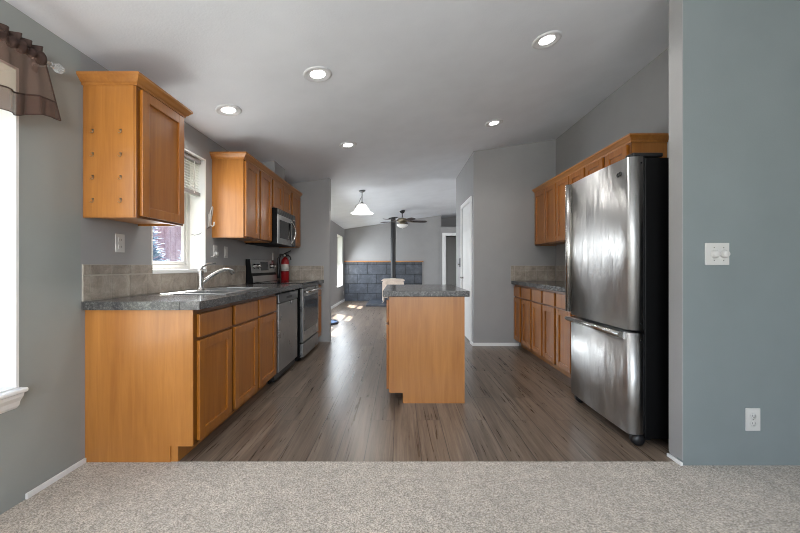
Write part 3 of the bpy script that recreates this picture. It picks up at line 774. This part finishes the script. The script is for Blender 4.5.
# ------------------------------------------------------------------ fire extinguisher
fe = thing('fire_extinguisher', 'red fire extinguisher with black hose standing on the counter end', 'extinguisher', (-1.635, 5.06, CT))
ex, ey = -1.635, 5.06; z = CT
MB().lathe([(0, 0.0), (0.052, 0.0), (0.056, 0.006), (0.056, 0.245), (0.050, 0.285), (0.030, 0.315), (0.020, 0.322), (0.020, 0.33), (0, 0.33)], (ex, ey, z), 32).build('tank', 'red', fe)
MB().lathe([(0.0562, 0.135), (0.0566, 0.135), (0.0566, 0.225), (0.0562, 0.225)], (ex, ey, z), 32).build('instruction_label', 'label_paper', fe)
lp = MB()
for k in range(5): lp.lathe([(0.0568, 0.148 + k * 0.014), (0.0570, 0.150 + k * 0.014), (0.0570, 0.153 + k * 0.014), (0.0568, 0.154 + k * 0.014)], (ex, ey, z), 32)
lp.build('label_lines', 'label_ink', fe)
MB().lathe([(0.0563, 0.118), (0.0568, 0.118), (0.0568, 0.126), (0.0563, 0.126)], (ex, ey, z), 32).build('band', 'black', fe)
vv = MB(); vv.lathe([(0, 0.33), (0.018, 0.33), (0.018, 0.37), (0.012, 0.378), (0, 0.378)], (ex, ey, z), 16); vv.build('valve', 'iron', fe)
hl = MB(); hl.tube([(ex - 0.02, ey, z + 0.37), (ex + 0.03, ey - 0.004, z + 0.395), (ex + 0.085, ey - 0.01, z + 0.420)], [0.010, 0.010, 0.007], 10); hl.build('lever', 'iron', fe)
hl = MB(); hl.tube([(ex + 0.01, ey, z + 0.36), (ex + 0.05, ey - 0.004, z + 0.355), (ex + 0.075, ey - 0.01, z + 0.33), (ex + 0.085, ey - 0.01, z + 0.29)], [0.011, 0.010, 0.009, 0.008], 10); hl.build('carry_handle', 'iron', fe)
ho = MB(); ho.tube([(ex - 0.01, ey - 0.01, z + 0.36), (ex - 0.055, ey - 0.03, z + 0.365), (ex - 0.078, ey - 0.04, z + 0.31), (ex - 0.078, ey - 0.04, z + 0.10), (ex - 0.076, ey - 0.04, z + 0.03)], [0.013, 0.016, 0.018, 0.018, 0.022], 12); ho.build('hose', 'black', fe)
pgm = MB(); pgm.lathe([(0, 0), (0.014, 0), (0.014, 0.008), (0, 0.010)], (ex, ey - 0.018, z + 0.352), 18, '-y'); pgm.build('pressure_gauge', 'label_paper', fe)

# ------------------------------------------------------------------ outlets and switches
def plate_left(label, yc, zc, kind, cat, xw=WX, s=1):
    o = thing('wall_outlet' if kind == 'outlet' else 'light_switch', label, cat, (xw, yc, zc))
    box(xw, xw + s * 0.006, yc - 0.036, yc + 0.036, zc - 0.058, zc + 0.058, 0.002).build('cover_plate', 'white_plastic', o)
    if kind == 'outlet':
        for dz in (-0.022, 0.022):
            r = box(xw + s * 0.005, xw + s * 0.008, yc - 0.017, yc + 0.017, zc + dz - 0.015, zc + dz + 0.015, 0.001).build('receptacle', 'white_plastic', o)
            MB().box(xw + s * 0.0078, xw + s * 0.0084, yc - 0.009, yc - 0.006, zc + dz - 0.006, zc + dz + 0.006).box(xw + s * 0.0078, xw + s * 0.0084, yc + 0.006, yc + 0.009, zc + dz - 0.006, zc + dz + 0.006).build('slots', 'black', r)
    else:
        box(xw + s * 0.005, xw + s * 0.010, yc - 0.016, yc + 0.016, zc - 0.033, zc + 0.033, 0.002).build('rocker', 'white_plastic', o)
    return o
plate_left('white outlet under the near wall cabinet above the tiles', 2.26, 1.258, 'outlet', 'outlet')
plate_left('white outlet with a plug in it beside the kitchen window', 3.425, 1.255, 'outlet', 'outlet')
plate_left('white rocker switch plate just beyond the outlet by the window', 3.635, 1.255, 'switch', 'switch')
plate_left('white plate on the wall between the range and the fire extinguisher', 4.99, 1.245, 'switch', 'switch')
plate_left('small white outlet low on the wall beside the slate tiles', 11.2, 0.28, 'outlet', 'outlet')
yw = 1.98
sw = thing('light_switch', 'wide white double dimmer plate high on the blue grey wall', 'switch', (1.768, yw, 1.18))
def px(x, y, d): return ((x - 400) * d / 355.56, d, 1.11 + (266.5 - y) * d / 355.56)
sx0, sx1 = px(704.5, 0, yw)[0], px(728.5, 0, yw)[0]; sz0, sz1 = px(0, 265, yw)[2], px(0, 243, yw)[2]
box(sx0, sx1, yw - 0.006, yw, sz0, sz1, 0.002).build('cover_plate', 'white_plastic', sw)
for xx in (714.0, 723.5):
    q = px(xx, 254, yw)
    MB().lathe([(0, 0), (0.0235, 0), (0.0235, 0.004), (0.0195, 0.006), (0.018, 0.016), (0.015, 0.018), (0, 0.018)], (q[0], yw - 0.006, q[2]), 28, '-y').build('dimmer_knob', 'white_plastic', sw)
    for dz in (-0.036, 0.036): MB().lathe([(0, 0), (0.003, 0), (0.002, 0.0015), (0, 0.0015)], (q[0] - 0.004, yw - 0.006, q[2] + dz), 10, '-y').build('screw', 'dark_steel', sw)
ox0, ox1 = px(745, 0, yw)[0], px(759.5, 0, yw)[0]; oz0, oz1 = px(0, 430.5, yw)[2], px(0, 408, yw)[2]
ol = thing('wall_outlet', 'white duplex outlet low on the blue grey wall near the carpet', 'outlet', ((ox0 + ox1) / 2, yw, oz0))
box(ox0, ox1, yw - 0.006, yw, oz0, oz1, 0.002).build('cover_plate', 'white_plastic', ol)
oc = (ox0 + ox1) / 2; ozc = (oz0 + oz1) / 2
for dz in (-0.021, 0.021):
    r = MB(); r.lathe([(0, 0), (0.0165, 0), (0.0155, 0.003), (0, 0.003)], (oc, yw - 0.006, ozc + dz), 24, '-y'); rc = r.build('receptacle', 'white_plastic', ol)
    MB().box(oc - 0.008, oc - 0.0055, yw - 0.0096, yw - 0.0088, ozc + dz - 0.002, ozc + dz + 0.008).box(oc + 0.0055, oc + 0.008, yw - 0.0096, yw - 0.0088, ozc + dz - 0.002, ozc + dz + 0.008).box(oc - 0.002, oc + 0.002, yw - 0.0096, yw - 0.0088, ozc + dz - 0.010, ozc + dz - 0.006).build('slots', 'black', rc)
MB().lathe([(0, 0), (0.003, 0), (0.002, 0.0015), (0, 0.0015)], (oc, yw - 0.006, ozc), 10, '-y').build('screw', 'dark_steel', ol)

# hook with a dangling cord beside the kitchen window
hk = thing('cord_hook', 'white wall hook with a looped cord between window and wall cabinet', 'hook', (WX, 3.325, 1.50))
hb = MB(); hb.box(WX, WX + 0.008, 3.305, 3.345, 1.475, 1.60, 0.003); hb.tube([(WX + 0.006, 3.325, 1.50), (WX + 0.03, 3.325, 1.485), (WX + 0.045, 3.325, 1.50), (WX + 0.045, 3.325, 1.525)], 0.006, 8)
hb.build('hook_plate', 'white_plastic', hk)
lc = MB(); lc.tube([(WX + 0.004 + 0.012 * math.cos(R(t)) + 0.012, 3.325 + 0.018 * math.sin(R(t)), 1.60 + 0.075 * math.cos(R(t)) * 0.9) for t in range(0, 360, 24)], 0.005, 8, True)
lc.build('cord_loop', 'white_plastic', hk)
cd = MB(); cd.tube([(WX + 0.02, 3.32, 1.49), (WX - 0.01, 3.262, 1.44), (WX - 0.05, 3.245, 1.405), (WX - 0.09, 3.243, 1.395), (WX - 0.12, 3.243, 1.405)], 0.0022, 6); cd.build('cord', 'dark_steel', hk)
pc = thing('charging_plug', 'small white plug adapter in the outlet beside the window', 'plug', (WX + 0.008, 3.41, 1.22))
MB().box(WX + 0.0085, WX + 0.035, 3.39, 3.43, 1.215, 1.250, 0.004).build('plug_body', 'white_plastic', pc)
MB().tube([(WX + 0.03, 3.39, 1.232), (WX + 0.035, 3.36, 1.215), (WX + 0.012, 3.33, 1.20)], 0.003, 6).build('plug_cord', 'white_plastic', pc)

# key hooks beside the pantry door
kh = thing('key_rack', 'small dark key rack on the wall beyond the white pantry door', 'rack', (1.026, 6.05, 1.20))
kb = box(1.014, 1.026, 6.0, 6.12, 1.10, 1.25, 0.002).build('back_plate', 'iron', kh)
for y in (6.03, 6.06, 6.09): MB().tube([(1.014, y, 1.15), (0.995, y, 1.14), (0.992, y, 1.16)], 0.004, 6).build('hook', 'nickel', kh)

# ------------------------------------------------------------------ window dressing
bl = thing('window_blind', 'white slatted blind drawn partly up in the kitchen window', 'blind', (WX - 0.09, 2.9, 1.735))
BX = WX - 0.052
sl = MB(); y0, y1 = WK[0] + 0.016, WK[1] - 0.026
z = 1.79
while z < 2.035:
    sl.xf = Matrix.Translation((BX, 0, z)) @ Matrix.Rotation(R(38), 4, 'Y')
    sl.box(-0.012, 0.012, y0, y1, -0.0012, 0.0012); z += 0.0235
sl.xf = None
sl.build('slats', 'blind', bl)
box(BX - 0.025, BX + 0.025, y0, y1, 2.038, 2.077, 0.003).build('headrail', 'blind_rail', bl)
box(BX - 0.020, BX + 0.020, y0, y1, 1.745, 1.778, 0.003).build('bottom_rail', 'blind_rail', bl)
tp = MB()
for y in (y0 + 0.1, y1 - 0.1): tp.box(BX + 0.0205, BX + 0.0215, y - 0.008, y + 0.008, 1.76, 2.04)
tp.build('ladder_tape', 'blind', bl)

CX = -1.705
rd = thing('curtain_rod', 'clear ended curtain rod carrying the brown valance on the front window', 'curtain rod', (CX, 1.2, 2.10))
MB().cyl((CX, 0.5, 2.098), (CX, 1.735, 2.098), 0.008, 14).build('rod', 'white_plastic', rd)
fi = MB(); fi.lathe([(0, 0), (0.010, 0.0), (0.012, 0.006), (0.008, 0.012), (0.016, 0.022), (0.024, 0.036), (0.022, 0.050), (0.012, 0.062), (0, 0.066)], (CX, 1.735, 2.098), 12, 'y', False); fi.build('finial', 'clear', rd)
br_ = MB(); br_.box(WX, WX + 0.006, 1.715, 1.745, 2.06, 2.13, 0.002); br_.tube([(WX + 0.004, 1.73, 2.09), (CX - 0.01, 1.73, 2.085), (CX, 1.73, 2.088)], 0.006, 8); br_.build('bracket', 'clear', rd)
cv = thing('valance_curtain', 'sheer brown gathered valance hanging across the front window top', 'curtain', (CX, 1.2, 1.78))
def fold(y, v): return 0.012 * math.sin(y * 46) * (0.25 + v) + 0.007 * math.sin(y * 95 + 1.3)
def bottom(y): 
    t = max(0.0, 1.72 - y); return 1.835 - 0.34 * min(t, 0.17) + 0.006 * math.sin(t * 30)
def panel(u, v, v0, v1):
    vv = v0 + (v1 - v0) * v
    yr = 1.700 + 0.070 * vv; y = 0.62 + (yr - 0.62) * u
    zt = 2.085; zb = bottom(y); zz = zt + (zb - zt) * vv
    return (CX + 0.010 + 0.006 * vv + fold(y, vv) * (1 - u ** 14), y, zz)
MB().grid(lambda u, v: panel(u, v, 0, 0.68), 160, 12).build('sheer_panel', 'sheer', cv)
MB().grid(lambda u, v: panel(u, v, 0.68, 1.0), 160, 4).build('hem_band', 'sheer2', cv)
hs = MB(); hs.tube([panel(i / 120, 0, 0.677, 1) for i in range(121)], 0.0035, 6); hs.tube([panel(1, i / 20, 0, 1) for i in range(21)], 0.003, 6); hs.tube([panel(i / 120, 1, 0, 1) for i in range(121)], 0.0022, 6)
hs.build('seam', 'gather', cv)
hd = MB()
def header(u, v):
    y = 0.62 + (1.702 - 0.62) * u; a = 2 * math.pi * v
    rr = 0.021 + 0.005 * math.sin(y * 150) + 0.004 * math.sin(y * 63 + 2)
    return (CX + rr * 0.9 * math.cos(a), y, 2.098 + rr * 1.1 * math.sin(a) + 0.003 * math.sin(y * 80))
hd.grid(header, 200, 14)
def ruf(u, v):
    y = 0.62 + (1.698 - 0.62) * u
    return (CX + (0.005 + 0.010 * v) * math.sin(y * 120 + 0.8 * math.sin(y * 31)), y, 2.112 + 0.038 * v + 0.004 * math.sin(y * 60))
hd.grid(ruf, 260, 4)
hd.build('gathered_header', 'gather', cv)

# ------------------------------------------------------------------ ceiling lights
tilt = Matrix.Rotation(-math.atan(SL), 4, 'Y')
def downlight(x, y, label, watts=16):
    zc = ceil_z(x)
    t = thing('recessed_light', label, 'ceiling light', (x, y, zc), 'round recessed ceiling lights')
    MB().lathe([(0.100, 0.0), (0.100, -0.004), (0.094, -0.009), (0.086, -0.010), (0.078, -0.007), (0.062, -0.003), (0.054, -0.0025), (0.054, 0.0)], (x, y, zc), 40, tilt).build('trim_ring', 'trim_ring', t)
    MB().lathe([(0, -0.0045), (0.040, -0.0045), (0.0535, -0.0028), (0.0535, 0.0)], (x, y, zc), 32, tilt).build('diffuser', 'lens', t)
    lamp('downlight_lamp', 'SPOT', (x, y, zc - 0.03), watts, (1.0, 0.98, 0.95), (0, 0, 0), spot_size=R(150), spot_blend=0.7, shadow_soft_size=0.06)
downlight(-1.379, 2.86, 'recessed ceiling light nearest the left wall, over the sink')
downlight(-0.588, 2.54, 'recessed ceiling light in the near row, closer to the sink side')
downlight(-0.588, 4.02, 'recessed ceiling light in the far row, on the microwave side')
downlight(1.058, 4.00, 'recessed ceiling light in the far row, close to the pantry corner')
downlight(1.045, 2.53, 'recessed ceiling light in the near row, above the refrigerator side')

# pendant
PX_, PY_ = -0.68, 6.37; pz = ceil_z(PX_)
pd = thing('pendant_light', 'white bell shaped glass pendant on a short nickel stem beyond the kitchen', 'pendant light', (PX_, PY_, 2.06))
MB().lathe([(0.0, 0.0), (0.062, 0.0), (0.060, -0.012), (0.035, -0.028), (0.012, -0.034), (0, -0.034)], (PX_, PY_, pz - 0.002), 28, tilt).build('canopy', 'dark_steel', pd)
MB().cyl((PX_, PY_, 2.225), (PX_, PY_, pz - 0.02), 0.008, 12).lathe([(0, 0.035), (0.018, 0.03), (0.032, 0.0), (0.034, -0.02)], (PX_, PY_, 2.235), 20).build('stem', 'dark_steel', pd)
MB().lathe([(0.034, 0.170), (0.055, 0.165), (0.085, 0.135), (0.115, 0.085), (0.150, 0.040), (0.185, 0.015), (0.205, 0.004), (0.207, 0.0), (0.200, 0.001), (0.180, 0.009), (0.145, 0.034), (0.110, 0.079), (0.080, 0.129), (0.034, 0.162)], (PX_, PY_, 2.06), 40).build('shade', 'shade_glass', pd)
chn = MB(); chn.tube([(PX_ - 0.01, PY_ - 0.01, 2.36), (PX_ - 0.055, PY_ - 0.04, 2.24), (PX_ - 0.10, PY_ - 0.09, 2.185), (PX_ - 0.115, PY_ - 0.10, 2.15)], 0.004, 6); chn.build('swag_cord', 'dark_steel', pd)
lamp('pendant_lamp', 'POINT', (PX_, PY_, 2.10), 8, (1, 0.95, 0.88), shadow_soft_size=0.05)

# ceiling fan
FXc, FYc = 0.06, 9.35; fz = ceil_z(FXc)
fn = thing('ceiling_fan', 'five bladed dark wood ceiling fan with a frosted light bowl', 'ceiling fan', (FXc, FYc, 2.10))
MB().lathe([(0, 0), (0.075, 0), (0.070, -0.03), (0.035, -0.065), (0.014, -0.07), (0, -0.07)], (FXc, FYc, fz - 0.003), 28, tilt).build('canopy', 'iron', fn)
MB().cyl((FXc, FYc, 2.38), (FXc, FYc, fz - 0.05), 0.013, 14).build('downrod', 'iron', fn)
MB().lathe([(0, 0.11), (0.03, 0.11), (0.05, 0.10), (0.115, 0.085), (0.135, 0.06), (0.135, 0.02), (0.115, -0.005), (0.07, -0.03), (0.065, -0.06), (0.095, -0.075), (0, -0.075)], (FXc, FYc, 2.285), 36).build('motor_housing', 'brass', fn)
MB().lathe([(0.145, 0.0), (0.150, -0.008), (0.135, -0.035), (0.095, -0.07), (0.045, -0.09), (0.012, -0.096), (0, -0.11)], (FXc, FYc, 2.212), 36).build('light_bowl', 'bowl_glass', fn)
for k in range(5):
    a = R(8 + 72 * k); rot = Matrix.Translation((FXc, FYc, 2.30)) @ Matrix.Rotation(a, 4, 'Z') @ Matrix.Rotation(R(-11), 4, 'X')
    mb = MB(); mb.xf = rot
    pts = [(0.20, -0.055), (0.30, -0.066), (0.55, -0.072), (0.63, -0.060), (0.655, -0.03), (0.655, 0.03), (0.63, 0.060), (0.55, 0.072), (0.30, 0.066), (0.20, 0.055)]
    mb.prism(pts, 'z', -0.005, 0.006); bld = mb.build('blade', 'blade', fn)
    mi = MB(); mi.xf = rot; mi.box(0.10, 0.18, -0.012, 0.012, -0.010, -0.003); mi.prism([(0.17, -0.014), (0.22, -0.04), (0.28, -0.035), (0.28, 0.035), (0.22, 0.04), (0.17, 0.014)], 'z', -0.009, -0.0045)
    mi.build('blade_iron', 'brass', bld)

# ------------------------------------------------------------------ stove, flue, mat
hp_ = tag(box(-0.95, 0.60, 9.85, D2 - 0.035, 0.0, 0.06, 0.006).build('hearth_pad', 'slate'), 'low slate hearth pad on the floor under the wood stove', 'hearth')
sx, sy = -0.20, 10.45
st = thing('wood_stove', 'cream enamel wood stove standing before the slate tiled wall', 'stove', (sx, sy, 0.06))
bdy = MB(); bdy.prism([(sx - 0.31, 0.22), (sx + 0.31, 0.22), (sx + 0.31, 0.66), (sx + 0.28, 0.70), (sx - 0.28, 0.70), (sx - 0.31, 0.66)], 'y', sy - 0.24, sy + 0.24)
bdy.build('firebox', 'cream', st)
tp = MB(); tp.prism([(sx - 0.335, 0.695), (sx + 0.335, 0.695), (sx + 0.335, 0.715), (sx + 0.29, 0.745), (sx + 0.10, 0.752), (sx + 0.07, 0.768), (sx - 0.07, 0.768), (sx - 0.10, 0.752), (sx - 0.29, 0.745), (sx - 0.335, 0.715)], 'y', sy - 0.27, sy + 0.27)
tp.build('top_plate', 'cream', st)
for (dx, dy) in ((-0.26, -0.20), (0.26, -0.20), (-0.26, 0.20), (0.26, 0.20)):
    MB().tube([(sx + dx, sy + dy, 0.23), (sx + dx * 1.08, sy + dy * 1.08, 0.16), (sx + dx * 1.06, sy + dy * 1.06, 0.10), (sx + dx * 1.2, sy + dy * 1.15, 0.072)], [0.035, 0.028, 0.018, 0.012], 10).build('leg', 'cream', st)
sd = box(sx - 0.22, sx + 0.22, sy - 0.262, sy - 0.24, 0.28, 0.64, 0.008).build('stove_door', 'cream', st)
box(sx - 0.16, sx + 0.16, sy - 0.266, sy - 0.261, 0.34, 0.58, 0.004).build('door_glass', 'black_glass', sd)
MB().tube([(sx + 0.19, sy - 0.26, 0.45), (sx + 0.19, sy - 0.30, 0.45), (sx + 0.19, sy - 0.30, 0.37)], 0.009, 8).build('door_handle', 'nickel', sd)
box(sx - 0.30, sx + 0.24, sy - 0.36, sy - 0.24, 0.225, 0.25, 0.006).build('ash_lip', 'cream', st)
fp = thing('stove_pipe', 'tall black flue pipe rising from the cream stove to the ceiling', 'pipe', (sx, 10.45, 0.768))
zc = ceil_z(sx)
MB().lathe([(0.075, 0.768), (0.072, 0.80), (0.072, zc + 0.05)], (sx, sy, 0), 28).build('pipe', 'iron', fp)
for z in (1.30, 1.92): MB().lathe([(0.072, 0), (0.0765, 0.002), (0.0765, 0.022), (0.072, 0.024)], (sx, sy, z), 28).build('joint_collar', 'iron', fp)
MB().lathe([(0.073, 0.0), (0.14, 0.0), (0.14, -0.012), (0.073, -0.02)], (sx, sy, zc), 28, tilt).build('ceiling_collar', 'iron', fp)
tag(thing('floor_mat', 'round blue mat with dark rim on the floor by living room windows', 'mat', (-1.49, 6.95, 0)), None, None)
mt = bpy.data.objects['floor_mat']
MB().lathe([(0, 0.0), (0.265, 0.0), (0.265, 0.022), (0.245, 0.026), (0, 0.026)], (-1.49, 6.95, 0), 48).build('mat_top', 'rug_blue', mt)
MB().lathe([(0.262, 0.0), (0.285, 0.0), (0.288, 0.02), (0.278, 0.034), (0.262, 0.034)], (-1.49, 6.95, 0), 48).build('rim', 'rug_rim', mt)

# ------------------------------------------------------------------ outdoors
sh = thing('garden_shed', 'weathered red board shed seen through the kitchen window', 'shed', (-8.8, 11.0, -0.45))
bs = MB()
for k in range(26): bs.box(-9.6, -8.0, 7.0 + k * 0.3, 7.0 + k * 0.3 + 0.285, -0.45, 2.9, 0.01)
bs.build('board_wall', 'shed', sh)
rf = MB(); rf.prism([(-7.7, 2.85), (-8.8, 3.7), (-9.9, 2.85), (-9.9, 2.98), (-8.8, 3.85), (-7.7, 2.98)], 'y', 6.8, 15.0); rf.build('roof', 'dark_grout', sh)
def spruce(x, y, h, r, label):
    t = thing('spruce_tree', label, 'tree', (x, y, -0.45), 'spruces outside the kitchen window')
    MB().tube([(x, y, -0.45), (x, y, -0.45 + h * 0.95)], [0.07, 0.015], 10).build('trunk', 'bark', t)
    mb = MB(); rnd = random.Random(int(x * 100 + y * 10))
    for k in range(900):
        f = rnd.random() ** 0.7; zz = -0.35 + h * f; rr = r * (1 - f) * (0.55 + 0.5 * rnd.random()); a = rnd.random() * 6.283
        p = Vector((x + rr * math.cos(a), y + rr * math.sin(a), zz))
        d = Vector((math.cos(a + rnd.uniform(-0.6, 0.6)), math.sin(a + rnd.uniform(-0.6, 0.6)), rnd.uniform(-0.3, 0.6))).normalized()
        w = d.cross(Vector((0, 0, 1))).normalized() * 0.045; l = rnd.uniform(0.12, 0.26)
        n = d.cross(w).normalized() * 0.012
        v = [mb.bm.verts.new(q) for q in (p - d * l * 0.4, p + w, p + d * l, p - w, p + n, p - n)]
        for i in range(4):
            mb.bm.faces.new((v[i], v[(i + 1) % 4], v[4])); mb.bm.faces.new((v[(i + 1) % 4], v[i], v[5]))
    mb.build('foliage', 'spruce', t)
spruce(-5.2, 7.2, 2.6, 0.75, 'pale blue spruce close outside the kitchen window')
spruce(-5.2, 9.0, 2.3, 0.8, 'pale blue spruce farther off outside the kitchen window')
